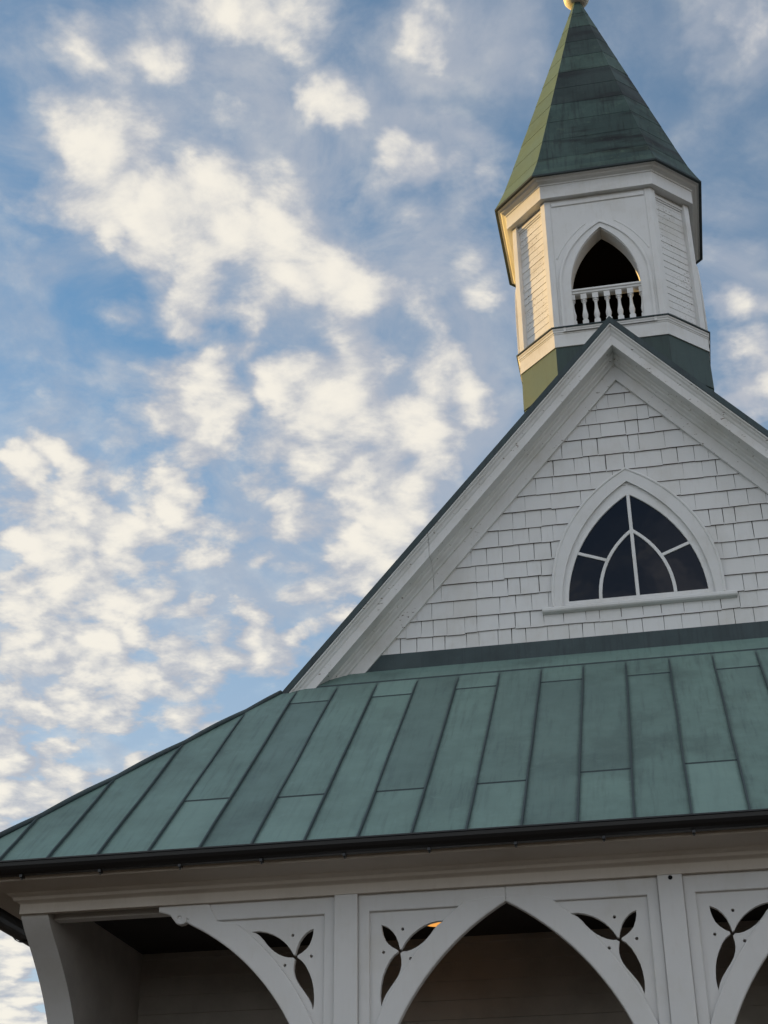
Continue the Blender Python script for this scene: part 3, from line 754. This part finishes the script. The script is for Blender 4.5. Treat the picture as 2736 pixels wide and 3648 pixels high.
# cornice
co = MB()
pc_ = [(1.04, 14.905), (1.256, 14.895), (1.256, 15.105), (1.268, 15.110), (1.270, 15.128), (1.290, 15.138), (1.318, 15.150), (1.335, 15.172), (1.362, 15.180), (1.372, 15.190)]
co.loft([ring(a, z) for a, z in pc_], True, False); co.build('cornice', WHITE, belfry, bevel=.003)
for (p, q) in diag:
    p = Vector((*p, 0)); q = Vector((*q, 0)); d = (q-p).normalized(); nrm = Vector((d.y, -d.x, 0)); c0 = Vector((0, YC, 0))
    b = MB(); a = p+d*.08+c0; e = q-d*.08+c0
    for dz0, dz1, o_ in ((14.785, 14.81, .015), (14.81, 14.85, .028), (14.85, 14.905, .010)):
        b.hexa([a-nrm*(REC-o_)+Vector((0, 0, dz0)), e-nrm*(REC-o_)+Vector((0, 0, dz0)), e-nrm*(REC+.02)+Vector((0, 0, dz0)), a-nrm*(REC+.02)+Vector((0, 0, dz0)),
                a-nrm*(REC-o_)+Vector((0, 0, dz1)), e-nrm*(REC-o_)+Vector((0, 0, dz1)), e-nrm*(REC+.02)+Vector((0, 0, dz1)), a-nrm*(REC+.02)+Vector((0, 0, dz1))])
    b.build('cornice_strip', WHITE, belfry)
# base band with copper cap, and the copper skirt
bc = MB(); bc.loft([ring(a, z) for a, z in [(1.20, 12.768), (1.238, 12.764), (1.240, 12.778), (1.16, 12.815)]], True, False); bc.build('band_cap', DARK_CU, belfry)
sk = MB()
for a0, z0, a1, z1 in ((1.186, 12.50, 1.190, 11.93), (1.178, 11.95, 1.215, 10.6)):
    r0, r1 = ring(a0, z0), ring(a1, z1)
    for j in range(8):
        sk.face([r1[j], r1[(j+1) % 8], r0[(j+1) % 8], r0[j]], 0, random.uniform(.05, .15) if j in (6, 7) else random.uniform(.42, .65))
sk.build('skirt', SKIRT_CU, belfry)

# ------------------------------------------------------------------ spire
sp = MB()
zs = [15.19, 15.60, 16.05, 16.51, 16.96, 17.38, 17.81, 18.23, 18.66, 19.09, 19.50, 19.80, 20.02]
def aspire(z): return .2795*(20.045-z)+.045*max(0, (15.75-z)/.56)**1.7
face_t = {1: .78, 2: .35, 4: .85, 5: .30, 6: .9}
for i in range(len(zs)-1):
    z0, z1 = zs[i], zs[i+1]
    n = 3 if i == 0 else 1
    t_course = [.5, .62, .5, .58, .88, .76, .5, .62, .82, .55, .4, .45, .5][i]
    for s_ in range(n):
        za, zb = z0+(z1-z0)*s_/n, z0+(z1-z0)*(s_+1)/n
        pr_ = .006 if s_ == 0 and i else (.0)
        r0, r1 = ring(aspire(za)+pr_*(1 if s_ == 0 else 0), za-(.012 if i and s_ == 0 else 0)), ring(aspire(zb), zb)
        rl = ring(aspire(za)-.004, za-(.012 if i and s_ == 0 else 0))
        for j in range(8):
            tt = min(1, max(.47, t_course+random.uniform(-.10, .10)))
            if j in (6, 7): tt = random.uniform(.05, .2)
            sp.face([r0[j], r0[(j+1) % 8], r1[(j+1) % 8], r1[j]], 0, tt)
            if i and s_ == 0: sp.face([r0[j], rl[j], rl[(j+1) % 8], r0[(j+1) % 8]], 1, .5)
sp.loft([ring(1.399, 15.176), ring(1.402, 15.200)], True, False, 1); sp.loft([ring(1.399, 15.176), ring(1.25, 15.192)], True, False, 1)
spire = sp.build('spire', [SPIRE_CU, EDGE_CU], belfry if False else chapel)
fb_ = MB(); fb_.lathe([(.01, 19.845), (.10, 19.86), (.165, 19.90), (.195, 19.95), (.203, 20.0), (.195, 20.05), (.165, 20.10), (.10, 20.14), (.045, 20.16), (.03, 20.3), (.03, 20.9), (.0, 21.0)], 0, YC, 24)
fb_.build('finial', white_paint('finial_paint', base=(.74, .70, .60)), spire, smooth=True)

# ------------------------------------------------------------------ lamp under the porch ceiling
lamp = empty('ceiling_lamp', (-2.10, -1.54, 5.066))
lamp['label'] = 'glowing amber ceiling lamp under the porch, seen through a leaf cutout'; lamp['category'] = 'lamp'
lb = MB(); lb.lathe([(.15, -.003), (.205, -.006), (.205, -.022), (.15, -.024)], 0, 0, 24); lb.build('lamp_rim', BLACK_METAL, lamp)
lg = MB(); lg.lathe([(.195, -.022), (.195, -.060), (.18, -.085), (.14, -.10), (.05, -.105)], 0, 0, 24); lg.build('lamp_glass', AMBER, lamp, smooth=True)
for k in range(3):
    ls = MB(); a = k*2*math.pi/3+.5; ls.box(.194*math.cos(a)-.008, .194*math.cos(a)+.008, .194*math.sin(a)-.008, .194*math.sin(a)+.008, -.085, -.02)
    ls.build('lamp_strap', BLACK_METAL, lamp)
